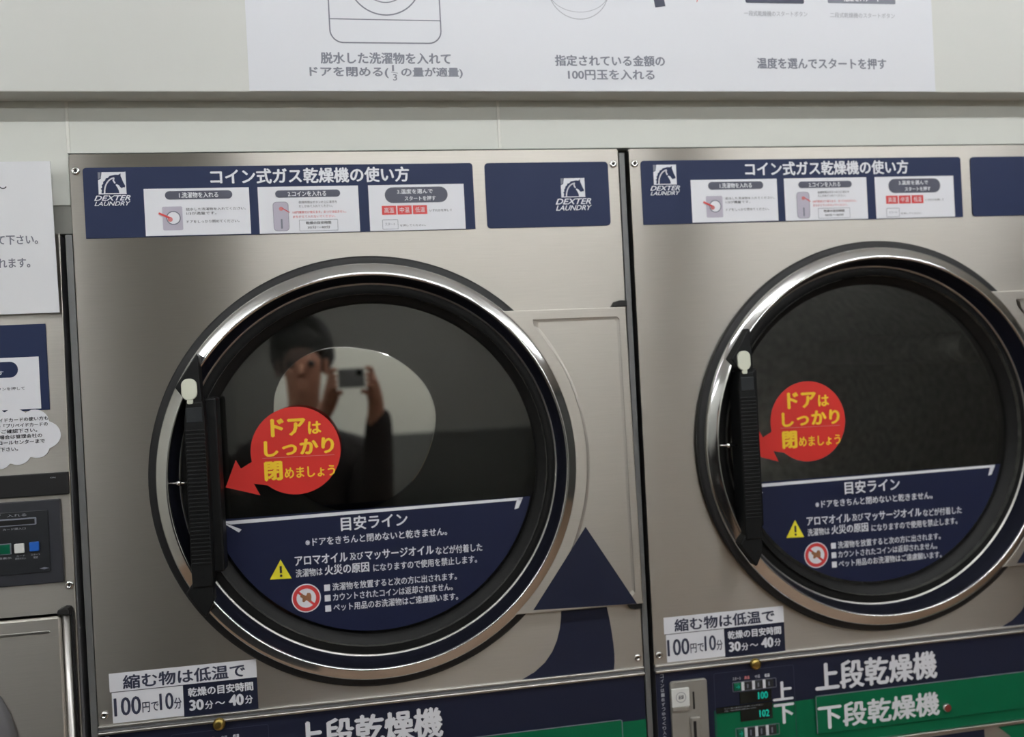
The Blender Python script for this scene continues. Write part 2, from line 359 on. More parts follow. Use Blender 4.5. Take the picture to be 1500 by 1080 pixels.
# ================================================================= DRYER
CX, CZ = .402, -.4725
def dryer(ox, label, dz, decal, mirror, idx):
    r = root('stacked_dryer', label, 'dryer', (ox+.4, .4, 0), 'stainless coin dryers')
    def put(bm, name, parent=None, l=None):
        for v in bm.bm.verts: v.co.x += ox
        o = bm.build(name)
        if parent: o.parent = parent
        else: hang(o, r)
        if l: o['label'] = l
        return o
    # cabinet shell: sides, top, back, bottom
    b = MB()
    for x in (.001, .797): b.box(x, x+.002, .0035, .80, -ZT, -.002, 'side_grey')
    b.box(.003, .797, .0035, .80, -.004, -.002, 'side_grey'); b.box(.003, .797, .798, .80, -ZT, -.004, 'side_grey')
    b.box(.003, .797, .006, .798, -.97, -.965, 'side_grey'); b.box(.003, .797, .0035, .798, -ZT+.001, -ZT+.004, 'side_grey')
    put(b, 'cabinet')
    # upper front sheet with the round opening
    b = MB(); b.prism(rrect(0, .80, -.8085, 0, .004, 3), 0, .003, 'steel', holes=[circ(CX, CZ, .298)], bev=.0011)
    b.box(0, .0022, .003, .02, -.808, -.001, 'steel_smooth'); b.box(.7978, .80, .003, .02, -.808, -.001, 'steel_smooth')
    put(b, 'front_panel')
    for x, z in ((.0086, -.0237), (.791, -.0237), (.0086, -.7919), (.791, -.7919)):
        b = MB(); b.lathe(x, z, [(.0062, 0), (.0060, -.0012), (.0045, -.0024), (.0026, -.0028), (.0022, -.0008), (.0001, -.0008)], 'chrome', 20); b.disc(x, z, .0024, -.0009, 'slot_black', 6); put(b, 'screw')
    # navy instruction board
    b = MB(); b.prism(rrect(.018, .571, -.1194, -.0195, .005, 5, (1, 1, 0, 0)), -.0012, 0, 'navy'); sg = put(b, 'instruction_board')
    y = -.0016
    b = MB(); horse_logo(b, .0380, -.0262, .0372, .0312, y)
    b.text('DEXTER', .0315, .0805, -.0592, -.0665, y, 'print_white', .02, .35); b.text('LAUNDRY', .0315, .0800, -.0678, -.0738, y, 'print_white', .015, .35)
    put(b, 'emblem', sg, 'white horse head emblem with white slanted lettering')
    b = MB(); b.text('コイン式ガス乾燥機の使い方', .1900, .4752, -.0235, -.0462, y, 'print_white', .018); put(b, 'title_lettering', sg)
    for k, (x0, x1, zb) in enumerate(((.0982, .2430, -.1180), (.2552, .3990, -.1187), (.4137, .5560, -.1187))):
        b = MB(); b.rect(x0, x1, -.0508, zb, y, 'print_white')
        y2 = y-.0003; y3 = y-.0006; y4 = y-.0009
        if k == 0:
            b.prism(rrect(.1268, .2195, -.0667, -.0546, .0060), y2, y2, 'pill'); b.text('1.洗濯物を入れる', .1460, .2000, -.0566, -.0648, y3, 'print_white', .012)
            b.prism(rrect(.1222, .1495, -.1105, -.0766, .002), y2, y2, 'print_lilac')
            b.disc(.1370, -.0930, .0092, y3, 'print_white', 32); b.ring(.1370, -.0930, .0085, .0100, y3-.0002, 'print_grey', 32)
            b.line([(.1180, -.0862), (.1310, -.0925)], .0028, y4-.0003, 'print_red'); b.disc(.1325, -.0950, .0035, y4, 'print_pink', 16)
            b.text('脱水した洗濯物を入れてください。', .1545, .2375, -.0790, -.0830, y2, 'print_black', 0); b.text('1/3が適量です。', .1550, .1960, -.0848, -.0890, y2, 'print_black', 0)
            b.text('ドアをしっかり閉めてください。', .1550, .2275, -.0968, -.1010, y2, 'print_black', 0); l = 'first white card, with a washer drawing'
        elif k == 1:
            b.prism(rrect(.2797, .3727, -.0668, -.0562, .0053), y2, y2, 'pill'); b.text('2.コインを入れる', .2975, .3525, -.0578, -.0655, y3, 'print_white', .012)
            b.prism(rrect(.2757, .2972, -.1152, -.0732, .005), y2, y2, 'print_lilac'); b.line(rrect(.2757, .2972, -.1152, -.0732, .005), .0006, y3, 'print_grey', True)
            b.rect(.2858, .2882, -.0980, -.1120, y3, 'print_grey'); b.line([(.2890, -.0825), (.2985, -.0885)], .0012, y4, 'print_red'); b.disc(.2870, -.0830, .0030, y3, 'print_pink', 16)
            b.text('乾燥時間はボタンの上に表示を', .3125, .3675, -.0722, -.0760, y2, 'print_black', 0); b.text('たしかめて入れてください。', .3125, .3610, -.0780, -.0818, y2, 'print_black', 0)
            b.text('100円硬貨だけ使えます。おつりは出ません。', .3030, .3800, -.0866, -.0905, y2, 'print_red', 0); b.text('まちがえて入れないでください。', .3035, .3640, -.0930, -.0968, y2, 'print_red', 0)
            b.line(rrect(.3120, .3670, -.1160, -.1000, .0004, 1), .0005, y2, 'print_grey', True)
            b.text('乾燥の目安時間', .3215, .3575, -.1022, -.1065, y2, 'print_black', .005); b.text('30分〜40分', .3235, .3560, -.1090, -.1130, y2, 'print_black', .005); l = 'middle white card, with a coin slot drawing'
        else:
            b.prism(rrect(.4376, .5312, -.0778, -.0545, .0115), y2, y2, 'pill'); b.text('3.温度を選んで', .4560, .5090, -.0575, -.0645, y3, 'print_white', .012); b.text('スタートを押す', .4665, .5130, -.0680, -.0750, y3, 'print_white', .012)
            for q, t in enumerate(('高温', '中温', '低温')):
                xa = .4323+q*.0229; b.rect(xa, xa+.0212, -.0818, -.0951, y2, 'print_red'); b.text(t, xa+.0035, xa+.0178, -.0845, -.0925, y3, 'print_white', 0)
            b.text('いずれかを押して', .5030, .5365, -.0880, -.0918, y2, 'print_black', 0)
            b.line(rrect(.4323, .4550, -.1165, -.1025, .0006, 1), .0006, y2, 'print_grey', True); b.text('スタート', .4360, .4510, -.1068, -.1112, y3, 'print_grey', 0); b.text('を押してください。', .4580, .4960, -.1098, -.1130, y2, 'print_black', 0)
            l = 'last white card, with three red buttons'
        put(b, 'instruction_card', sg, l)
    b = MB(); b.prism(rrect(.5891, .7823, -.1190, -.0200, .006), -.0012, 0, 'navy'); sg = put(b, 'brand_board')
    b = MB(); horse_logo(b, .7060, -.0450, .0375, .0292, y)
    b.text('DEXTER', .6965, .7530, -.0762, -.0850, y, 'print_white', .02, .35); b.text('LAUNDRY', .6965, .7535, -.0866, -.0945, y, 'print_white', .015, .35); put(b, 'emblem', sg, 'white horse head emblem with white slanted lettering')
    # ---- door
    # hinge plate (the door itself), pressed panel
    ARC = [p for p in circ(CX, CZ, .302, 60, math.asin((-.2460-CZ)/.302), -math.asin(-(-.7020-CZ)/.302), True)]
    outer = ARC[::-1]                                     # from bottom to top along the arc
    outer = [(x, z) for x, z in outer] + [(.7900, -.2470), (.7945, -.2500), (.7990, -.7035)]
    r2 = .3205
    a_t = math.asin((-.2615-CZ)/r2); a_b = math.asin((-.6890-CZ)/r2)
    def inset(d):
        rr = r2+d; at = math.asin((-.2615-d-CZ)/rr); ab = math.asin((-.6890+d-CZ)/rr)
        arc = [p for p in circ(CX, CZ, rr, 40, ab, at, True)]
        arc = [p for p in arc]
        arc[-1] = (arc[-1][0]+.006, arc[-1][1]); arc[0] = (arc[0][0]+.006, arc[0][1])
        return arc + [(.7790-d, -.2620-d), (.7825-d, -.2655-d), (.7860-d, -.6850+d), (.7825-d, -.6885+d)]
    b = MB(); L1, L2 = inset(0), inset(.0035)
    b.prism(outer, -.018, -.004, 'steel', holes=[L1], bev=.0012)
    bb = bmesh.new(); A = [bb.verts.new((x, -.018, z)) for x, z in L1]; B = [bb.verts.new((x, -.0170, z)) for x, z in L2]
    for i in range(len(A)): bb.faces.new((A[i], A[(i+1) % len(A)], B[(i+1) % len(A)], B[i]))
    bb.faces.new(B); bmesh.ops.recalc_face_normals(bb, faces=bb.faces[:])
    for f in bb.faces:
        if f.normal.y > 0: f.normal_flip()
    b.merge(bb, 'steel')
    door = put(b, 'door')
    b = MB(); b.lathe(CX, CZ, [(.304, -.0005), (.3163, -.0005), (.3165, -.0085), (.313, -.0105), (.300, -.0105)], 'gasket', 160); put(b, 'gasket', door)
    b = MB(); b.lathe(CX, CZ, [(.3020, -.0090), (.3060, -.0096), (.3068, -.0108), (.3064, -.0122), (.3045, -.0160), (.3035, -.0170), (.2990, -.0194), (.2930, -.0224), (.2905, -.0236), (.2890, -.0242), (.2874, -.0240), (.2864, -.0228), (.2862, -.0205)], 'chrome', 192); put(b, 'chrome_ring', door)
    b = MB(); b.lathe(CX, CZ, [(.2862, -.0205), (.2850, -.0140), (.2815, -.0020), (.2775, .0090)], 'inner_chrome', 160)
    put(b, 'inner_rim', door, 'dark polished inner rim')
    b = MB(); b.lathe(CX, CZ, [(.2778, .0078), (.2762, .0082), (.2752, .0100)], 'steel_smooth', 160)
    b.lathe(CX, CZ, [(.2752, .0100), (.2680, .0085), (.2600, .0120), (.2535, .0185), (.2495, .0215), (.2485, .0250), (.2490, .0300)], 'rubber', 160)
    put(b, 'window_seal', door)
    b = MB(); b.prism(circ(CX, CZ, .2495, 96), .0240, .0285, 'glass'); put(b, 'glass_pane', door)
    # seat that closes the gap from the seal back to the drum mouth
    b = MB(); b.lathe(CX, CZ, [(.249, .030), (.2615, .031), (.2610, .060)], 'bowl', 96)
    if mirror:
        b.prism(circ(CX, CZ, .2605, 96), .064, .066, 'bowl')  # black backing added behind the oval reflector
    put(b, 'glass_mount', door)
    if mirror:
        pts = [(.2545, -.385), (.2590, -.350), (.2750, -.322), (.3000, -.300), (.3300, -.2885), (.3600, -.2860), (.3930, -.2900), (.4250, -.2985), (.4560, -.3170), (.4820, -.3430), (.4970, -.3720), (.5020, -.4020), (.4960, -.4340),
               (.4830, -.4670), (.4640, -.4960), (.4360, -.5190), (.4050, -.5340), (.3700, -.5400), (.3330, -.5330), (.3000, -.5150), (.2760, -.4880), (.2610, -.4540), (.2540, -.4180)]
        # smooth closed outline
        P2 = []
        n = len(pts)
        for i in range(n):
            p0, p1, p2, p3 = [Vector(pts[(i+k) % n]) for k in (-1, 0, 1, 2)]
            for t in (0, .25, .5, .75):
                q = .5*((2*p1)+(p2-p0)*t+(2*p0-5*p1+4*p2-p3)*t*t+(3*p1-p0-3*p2+p3)*t*t*t); P2.append((q.x, q.y))
        b = MB(); b.prism(P2, .0595, .064, 'oval_mirror', bev=.0012); put(b, 'oval_reflector', door, 'egg-shaped reflector added behind the pane for its pale oval')  # added reflector that makes the pale oval, left dryer only
    # handle: kite-shaped ends, ribbed grip
    b = MB()
    b.prism([(.1650, -.2895), (.1672, -.2930), (.1690, -.3600), (.1505, -.3590), (.1342, -.3350)], -.0420, -.020, 'black_plastic', bev=.0018)
    b.prism([(.1480, -.3560), (.1700, -.3560), (.1722, -.3850), (.1722, -.5900), (.1706, -.6150), (.1440, -.6150), (.1435, -.5900), (.1440, -.3850)], -.0425, -.006, 'black_plastic', bev=.0022)
    b.prism([(.1440, -.6080), (.1706, -.6080), (.1720, -.6340), (.1610, -.6560), (.1583, -.6567), (.1380, -.6270), (.1350, -.6212)], -.0400, -.020, 'black_plastic', bev=.0018)
    b.box(.168, .185, -.020, .0150, -.352, -.600, 'black_plastic', .003)
    z = -.3950
    while z > -.585:
        b.box(.1450, .1710, -.0438, -.0415, z-.0028, z, 'black_plastic', .0006); z -= .0056
    h = put(b, 'handle', door)
    b = MB(); b.box(.1475, .1690, -.0432, -.0410, -.3640, -.3850, 'plastic_patch', .0008); put(b, 'handle_plate', door)
    b = MB(); b.prism(rrect(.1432, .1640, -.3535, -.3235, .0095, 8), -.0455, -.0415, 'white_plastic', bev=.0012)
    b.prism(rrect(.1500, .1580, -.3590, -.3520, .0020, 3), -.0450, -.0415, 'white_plastic', bev=.0006); put(b, 'handle_cap', door, 'white oval plastic cap')
    b = MB(); b.tube((.1165, -.0215, -.4690), (.1445, -.0250, -.4700), .0016, 'chrome', 12); b.tube((.1270, -.0230, -.4694), (.1335, -.0236, -.4697), .0042, 'chrome', 12); put(b, 'latch_pin', door)
    # hinge pins
    for z in (-.2415, -.7080):
        b = MB(); s_ = 1 if z > -.5 else -1
        b.prism([(.775, z-.004*s_), (.7800, z+.0035*s_), (.788, z+.0055*s_), (.799, z+.0050*s_), (.799, z-.004*s_)], -.0120, 0, 'gasket', bev=.001); put(b, 'hinge', door)
    b = MB(); b.prism([(.7141, -.5790), (.7886, -.7028), (.6268, -.6975)], -.0184, -.0160, 'navy_dark'); put(b, 'navy_triangle', door, 'navy triangle printed on the hinge side')
    # drum
    b = MB(); b.lathe(CX, CZ, [(.262, .003), (.262, .068), (.300, .075), (.300, .62), (.02, .63), (.001, .63)], 'drum', 64)
    for k in range(3):
        a = k*2*PI/3+.5; c, s2 = math.cos(a), math.sin(a)
        b.tube((CX+c*.285, .10, CZ+s2*.285), (CX+c*.285, .60, CZ+s2*.285), .03, 'drum', 10)
    put(b, 'drum')
    # ---- decals on the glass
    y = .0236; y2 = y-.0004; y3 = y-.0008
    RX, RZ, RR = decal
    b = MB(); b.prism(circ(RX, RZ, RR, 64), y, y, 'decal_red')
    b.prism([(RX-.103, RZ-.0475), (RX-.0868, RZ-.0085), (RX-.0800, RZ-.0215), (RX-.052, RZ-.006), (RX-.038, RZ-.050), (RX-.0630, RZ-.0448), (RX-.0545, RZ-.0625)], y-.0001, y-.0001, 'decal_red')
    Yl = 'print_yellow'
    b.text('ドア', RX-.035, RX+.0160, RZ+.0490, RZ+.0220, y2, Yl, .03); b.text('は', RX+.019, RX+.0385, RZ+.0420, RZ+.0230, y2, Yl, .025)
    b.text('しっかり', RX-.0460, RX+.0560, RZ+.0170, RZ-.0070, y2, Yl, .03); b.line([(RX-.0485, RZ-.0085), (RX+.0555, RZ-.0098)], .0008, y2, 'print_pink')
    b.text('閉', RX-.0470, RX-.0205, RZ-.0140, RZ-.0425, y2, Yl, .03); b.text('めましょう', RX-.0180, RX+.0555, RZ-.0245, RZ-.0410, y2, Yl, .018)
    put(b, 'round_sticker', None, 'round red sticker with an arrow and yellow writing')
    # navy segment
    zl = -.5340+dz; rs = .2440
    a0 = math.asin((zl-CZ+.002)/rs)
    seg = circ(CX, CZ, rs, 60, PI-a0, 2*PI+a0, True)
    b = MB(); b.prism(seg, y, y, 'navy_decal'); nd = put(b, 'glass_label', None, 'navy label across the lower part of the window glass')
    W_ = 'print_white'; lz = zl
    b = MB()
    b.prism([(.1760, lz-.0012), (.6270, lz+.0012), (.6215, lz-.0030), (.1900, lz-.0064)], y2, y2, W_)
    b.prism([(.1760, lz-.0012), (.1840, lz-.0046), (.2050, lz-.0150), (.2010, lz-.0190)], y2, y2, W_)
    b.prism([(.6270, lz+.0012), (.6255, lz-.0020), (.6190, lz-.0150), (.6125, lz-.0165), (.6170, lz-.0030)], y2, y2, W_)
    put(b, 'load_line', nd, 'white double-headed arrow line')
    b = MB()
    b.text('目安ライン', .3483, .4478, lz-.0078, lz-.0290, y2, W_, .014)
    b.text('※ドアをきちんと閉めないと乾きません。', .2952, .5067, lz-.0355, lz-.0478, y2, W_, .010)
    b.text('アロマオイル', .2785, .3560, lz-.0608, lz-.0752, y2, W_, .014); b.text('及び', .3590, .3790, lz-.0625, lz-.0738, y2, W_, .008)
    b.text('マッサージオイル', .3815, .4850, lz-.0612, lz-.0756, y2, W_, .014); b.text('などが付着した', .4880, .5595, lz-.0640, lz-.0765, y2, W_, .008)
    b.text('洗濯物は', .2790, .3180, lz-.0805, lz-.0925, y2, W_, .008); b.text('火災の原因', .3210, .3870, lz-.0780, lz-.0930, y2, W_, .014)
    b.text('になりますので使用を禁止します。', .3930, .5505, lz-.0820, lz-.0940, y2, W_, .008)
    for t, za, x1 in (('洗濯物を放置すると次の方に出されます。', -.1035, .5180), ('カウントされたコインは返却されません。', -.1190, .5110), ('ペット用品のお洗濯物はご遠慮願います。', -.1345, .5185)):
        b.text(t, .3312, x1, lz+za-.0020, lz+za-.0135, y2, W_, .008); b.rect(.3192, .3278, lz+za-.0035, lz+za-.0130, y2, W_)
    put(b, 'lettering', nd)
    b = MB(); b.prism([(.2582, lz-.0640), (.2728, lz-.0930), (.2414, lz-.0922)], y2, y2, 'warn_yellow'); b.rect(.2563, .2595, lz-.0735, lz-.0840, y3, 'print_black'); b.disc(.2579, lz-.0878, .0019, y3, 'print_black', 12); put(b, 'warning_triangle', nd, 'yellow warning triangle')
    b = MB(); b.disc(.2925, lz-.1243, .0212, y2, 'print_white', 48); b.ring(.2925, lz-.1243, .0142, .0196, y2-.0002, 'print_red', 48)
    b.prism([(.2835, lz-.1215), (.2862, lz-.1160), (.2885, lz-.1190), (.2925, lz-.1205), (.2945, lz-.1165), (.2985, lz-.1170), (.3000, lz-.1210), (.2995, lz-.1290), (.2970, lz-.1300), (.2930, lz-.1270), (.2890, lz-.1300), (.2865, lz-.1290), (.2870, lz-.1240)], y3, y3, 'print_brown')
    b.line([(.2815, lz-.1150), (.3030, lz-.1340)], .0035, y2-.0003, 'print_red'); put(b, 'no_pets_sign', nd, 'round red and white no-pets symbol')
    # ---- swoosh under the door
    b = MB()
    le = [(.6732, -.7080), (.6725, -.7180), (.6700, -.7340), (.6640, -.7530), (.6560, -.7690), (.6440, -.7840), (.6270, -.7970), (.6053, -.8070)]
    re = [(.7515, -.8070), (.7535, -.7950), (.7538, -.7830), (.7530, -.7650), (.7510, -.7450), (.7485, -.7260), (.7455, -.7085)]
    b.prism(le+re, -.0004, 0, 'navy_dark'); put(b, 'navy_swoosh')
    # ---- price sticker
    ty, tx = -.0010, idx*.001
    b = MB(); b.rect(.0175+tx, .2188, -.7340, -.7602, -.0006, W_); b.rect(.0200+tx, .1160+tx, -.7612, -.8044, -.0006, W_)
    b.rect(.1160+tx, .2188, -.7602, -.8060, -.0006, 'navy_dark'); ps = put(b, 'price_sticker', None, 'white and navy price sticker')
    b = MB(); K = 'print_navy'
    b.text('縮む物は低温で', .0355, .2030, -.7378, -.7580, ty, K, .018); b.line([(.019, -.7606), (.117, -.7606)], .0008, ty, K)
    b.text('100', .0222, .0585, -.7690, -.7950, ty, K, .012); b.text('円で', .0600, .0822, -.7790, -.7935, ty, K, .008); b.text('10', .0835, .1025, -.7690, -.7930, ty, K, .012); b.text('分', .1030, .1135, -.7775, -.7935, ty, K, .008)
    b.text('乾燥の目安時間', .1225, .2130, -.7655, -.7785, ty, W_, .02)
    b.text('30', .1235, .1435, -.7830, -.7985, ty, W_, .035); b.text('分', .1450, .1565, -.7865, -.7985, ty, W_, .015); b.text('〜', .1590, .1730, -.7890, -.7935, ty, W_, .03); b.text('40', .1780, .1990, -.7815, -.7980, ty, W_, .035); b.text('分', .2005, .2115, -.7850, -.7970, ty, W_, .015)
    put(b, 'lettering', ps)
    # ---- trim under the upper front
    b = MB(); b.box(0, .80, -.001, .012, -.8155, -.8085, 'side_grey'); b.box(0, .80, -.0060, .012, -.8185, -.8140, 'steel_smooth', .0015)
    b.box(0, .80, -.0035, .004, -.8095, -.8060, 'steel_smooth', .0012); put(b, 'upper_trim')
    b = MB(); b.lathe(.1642, -.8195, [(.0088, -.006), (.0085, -.010), (.0065, -.0125), (.0035, -.013), (.0001, -.0125)], 'brass', 24); put(b, 'cam_lock', None, 'worn brass lock')
    # ---- control strip
    zt, zb, zm = -.8185, -.9640, -.8890
    b = MB(); b.rect(.001, .799, zt, zm, 0, 'navy_dark'); b.rect(.001, .0945, zm, zb, 0, 'navy_dark'); b.rect(.0945, .799, zm, zb, 0, 'green'); b.box(.001, .799, .0002, .006, zb, zt, 'side_grey'); put(b, 'control_strip', None, 'navy over green control strip')
    b = MB(); b.prism(rrect(.265, .76, -.9455, -.8845, .003), -.0030, 0, 'green', bev=.001); npz = put(b, 'name_plate', None, 'raised green name plate')
    b = MB(); b.line([(.2655, -.9440), (.2655, -.8853), (.268, -.8838), (.757, -.8838), (.7598, -.8853), (.7598, -.9440)], .0013, -.0035, 'print_grey'); put(b, 'edge_line', npz)
    b = MB(); b.text('下段乾燥機', .2675, .4830, -.8985, -.9385, -.0036, W_, .02); put(b, 'lettering', npz)
    b = MB(); b.text('上段乾燥機', .2670, .4840, -.8320, -.8785, -.0005, W_, .02); put(b, 'upper_lettering')
    b = MB(); b.lathe(.4947, -.9270, [(.0075, -.003), (.0073, -.007), (.0060, -.0085)], 'chrome', 24); b.lathe(.4947, -.9270, [(.0060, -.0085), (.0035, -.0095), (.0001, -.0095)], 'lock_red', 24); put(b, 'cam_lock', None, 'red and chrome lock')
    # coin plate
    b = MB(); b.prism(rrect(.0225, .0834, -.9630, -.8345, .005, corners=(1, 1, 0, 0)), -.0045, 0, 'coin_steel', bev=.0015); cp = put(b, 'coin_plate', None, 'brushed steel coin slot plate')
    b = MB(); b.box(.0232, .0520, -.0085, -.0045, -.8730, -.8445, 'white_button', .0008); put(b, 'coin_label', cp, 'white square label')
    b = MB(); b.ring(.0378, -.8580, .0075, .0082, -.0088, 'print_grey', 32); b.text('返却', .0335, .0421, -.8545, -.8610, -.0089, 'print_navy', .01); put(b, 'label_print', cp)
    b = MB(); b.box(.0585, .0612, -.0049, -.0040, -.8800, -.8530, 'slot_black'); put(b, 'coin_slot', cp)
    b = MB(); b.box(.0525, .0680, -.0090, -.0040, -.9350, -.8915, 'coin_steel', .002); b.box(.0560, .0605, -.0094, -.0085, -.9290, -.8975, 'slot_black'); put(b, 'coin_return', cp, 'raised return lever housing')
    b = MB(); b.box(.0235, .0510, -.0080, -.0045, -.8800, -.8735, 'coin_steel', .001); put(b, 'label_ledge', cp)
    # upright small print beside the plate
    b = MB()
    for k, ch in enumerate('コインは一枚ずつゆっくり入れてください'):
        z = -.8215-k*.0074; b.text(ch, .0085, .0140, z-.0004, z-.0060, -.0006, 'print_pale', .01)
    put(b, 'upright_lettering')
    # membrane with displays and buttons
    b = MB(); b.line(rrect(.0965, .2310, -.9460, -.8300, .0025, 4), .0008, -.0007, 'print_navy', True); cm = put(b, 'control_membrane')
    y = -.0008
    b = MB()
    for t, xa, xb, m_ in (('スタート', .1270, .1415, 'print_pale'), ('高温', .1470, .1560, 'print_pink'), ('中温', .1650, .1735, 'print_pale'), ('低温', .1810, .1900, 'print_white')):
        b.text(t, xa, xb, -.8392, -.8445, y, m_, .02)
    b.text('コイン投入後ボタンを押してください。', .1105, .1760, -.8858, -.8882, y-.0012, 'print_pale', 0); b.text('上段・下段の表示をお確かめください。', .1105, .1650, -.8896, -.8918, y-.0012, 'print_pale', 0)
    b.text('上', .1935, .2285, -.8545, -.8848, y, W_, .02); b.text('下', .1940, .2290, -.8900, -.9225, y, W_, .02)
    put(b, 'lettering', cm)
    for row, (za, zb2) in enumerate(((-.8475, -.8620), (-.9205, -.9375))):
        xo = .0015*row
        b = MB(); b.line(rrect(.1268+xo, .2000+xo, zb2, za, .0008, 2), .0010, y-.0004, 'print_grey', True); put(b, 'button_frame', cm)
        for q in range(4):
            xa = .1285+xo+q*.0180
            b = MB(); b.box(xa, xa+.0125, -.0024, -.0002, za-.0012, zb2+.0012, ('green_button' if q == 0 else 'control_dark'), .0006); b.text('→' if q == 0 else '1', xa+.0035, xa+(.0095 if q == 0 else .0060), za-.0040, zb2+.0040, -.0026, 'print_teal' if q == 0 else 'print_grey', .0); put(b, 'button', cm)
            if q < 3:
                b = MB(); b.rect(xa+.0128, xa+.0178, za-.0004, zb2+.0004, -.0010, W_); put(b, 'button_divider', cm)
    for za, t in ((-.8640, '100'), (-.8920, '102')):
        b = MB(); b.box(.1375, .1915, -.0012, -.0002, za-.0190, za, 'display_black', .0004); dd = put(b, 'display', cm)
    b = MB(); b.box(.0975, .1920, -.0014, -.0001, -.8935, -.8845, 'display_black'); put(b, 'display_band', cm)
    b = MB(); b.text('100', .1680, .1850, -.8665, -.8780, -.0018, 'print_teal', .03); b.text('102', .1690, .1860, -.8955, -.9070, -.0018, 'print_teal', .03); put(b, 'display_digits', cm)
    # ---- lower front
    b = MB(); b.box(0, .80, -.0050, .012, -.9695, -.9640, 'steel_smooth', .0015); put(b, 'lower_trim')
    b = MB(); b.prism(rrect(0, .80, -1.94, -.9700, .003, 3), 0, .003, 'steel', bev=.0011); b.box(.02, .78, .02, .06, -ZT, -1.94, 'side_grey'); lp = put(b, 'lower_front_panel')
    b = MB(); b.prism([(.27, -.9760), (.5645, -.9735), (.5660, -1.04), (.27, -1.04)], -.0006, 0, 'navy_dark'); put(b, 'navy_block')
    b = MB(); b.prism([(.5906, -.9722), (.70, -.9722), (.70, -1.02), (.6280, -1.01), (.6120, -.9900)], -.0006, 0, 'green'); put(b, 'green_block')
    return r
d1 = dryer(0., 'stainless coin dryer on the left, pale oval and photographer reflected in its window', 0., (.2885, -.4380, .0652), True, 0)
d2 = dryer(.8171, 'stainless coin dryer on the right, plain dark window, green control strip with displays', -.0055, (.2897, -.4440, .0657), False, 1)
# metal strips in the gaps between machines
for k, (xa, xb, zt_) in enumerate(((.8015, .8105, -.006), (-.0105, -.0010, -.1125))):
    b = MB(); b.box(xa, xb, .001, .30, -ZT, zt_, 'strip_grey', .0012); struct(b.build('trim_%d' % (k+3)))

# ================================================================= CARD MACHINE AT THE LEFT
XL = -.54
r = root('laundry_machine', 'steel laundry machine at the left edge, with cloud-shaped sticker and black card slot panel', 'laundry machine', (-.28, .35, 0))
def put(b, name, parent=None, l=None):
    o = b.build(name)
    if parent: o.parent = parent
    else: hang(o, r)
    if l: o['label'] = l
    return o
b = MB(); b.box(XL+.001, -.019, .004, .75, -ZT, -.113, 'side_grey'); put(b, 'cabinet')
b = MB(); b.prism([(XL, -ZT+.08), (-.0265, -ZT+.08), (-.0205, -.48), (-.0165, -.111), (XL, -.111)], 0, .003, 'steel', bev=.0012); put(b, 'front_panel')
b = MB(); b.rect(XL+.04, -.0412, -.3570, -.2365, -.0008, 'navy'); sg = put(b, 'instruction_board')
b = MB(); b.rect(-.20, -.0523, -.3545, -.2820, -.0012, 'print_white'); b.prism(rrect(-.19, -.0798, -.3095, -.2875, .0105), -.0015, -.0015, 'navy')
b.text('す', -.1060, -.0985, -.3000, -.3055, -.0018, 'print_white', .01); b.text('ボタンを押して', -.1140, -.0722, -.3228, -.3272, -.0015, 'print_black', .005); put(b, 'instruction_card', sg)
# cloud sticker
b = MB(); cpts = []
lobes = [(-.150, -.372, .022), (-.118, -.368, .020), (-.088, -.371, .018), (-.062, -.374, .0185), (-.0475, -.392, .0185), (-.060, -.408, .0155), (-.086, -.414, .0175), (-.110, -.420, .016), (-.145, -.420, .02), (-.175, -.40, .02)]
hull = []
for a_ in range(0, 360, 3):
    t = math.radians(a_); dx, dzz = math.cos(t), math.sin(t); ox_, oz_ = -.108, -.394; best = .01
    for (lx, lz_, lr) in lobes:
        ex, ez = lx-ox_, lz_-oz_; bq = ex*dx+ez*dzz; disc = bq*bq-(ex*ex+ez*ez-lr*lr)
        if disc > 0: best = max(best, bq+math.sqrt(disc))
    hull.append((ox_+dx*best, oz_+dzz*best))
b.prism(hull, -.0010, 0, 'print_white'); cl = put(b, 'cloud_sticker', None, 'white cloud-shaped sticker')
b = MB(); K = 'print_black'; yk = -.0015
for t, xa, xb, za in (('ペイドカードの使い方も', -.1150, -.0440, -.3655), ('色の「プリペイドカードの', -.1180, -.0450, -.3735), ('をご確認下さい。', -.1130, -.0590, -.3812), ('な場合は管理会社の', -.1150, -.0530, -.3890), ('・コールセンターまで', -.1150, -.0500, -.3968), ('下さい。', -.1080, -.0850, -.4060)):
    b.text(t, xa, xb, za, za-.0056, yk, K, .012)
put(b, 'lettering', cl)
b = MB(); b.box(XL+.03, -.0208, -.006, 0, -.4760, -.4450, 'gasket', .0012); st = put(b, 'black_strip')
b = MB(); b.text('ON', -.0440, -.0370, -.4505, -.4525, -.0065, 'print_pale', .01); put(b, 'small_mark', st)
b = MB(); b.prism(rrect(-.34, -.0338, -.5985, -.4820, .002), -.0050, 0, 'control_black', bev=.0012); ct = put(b, 'card_control_panel', None, 'black control panel with a card slot')
b = MB(); b.prism(rrect(-.30, -.0495, -.5820, -.4960, .002), -.0065, -.0050, 'control_dark', bev=.0006); put(b, 'bezel', ct)
b = MB(); b.prism(rrect(-.20, -.0645, -.5150, -.5048, .0015), -.0078, -.0065, 'print_grey', bev=.0004); b.box(-.198, -.0665, -.0080, -.0070, -.5135, -.5066, 'slot_black'); put(b, 'card_slot', ct)
b = MB(); b.text('▼', -.1165, -.1100, -.4980, -.5025, -.0068, 'print_white', 0); b.text('入れる', -.1020, -.0770, -.4985, -.5022, -.0068, 'print_pale', .0)
b.text('カード挿入口', -.1080, -.0790, -.5175, -.5205, -.0068, 'print_pale', 0)
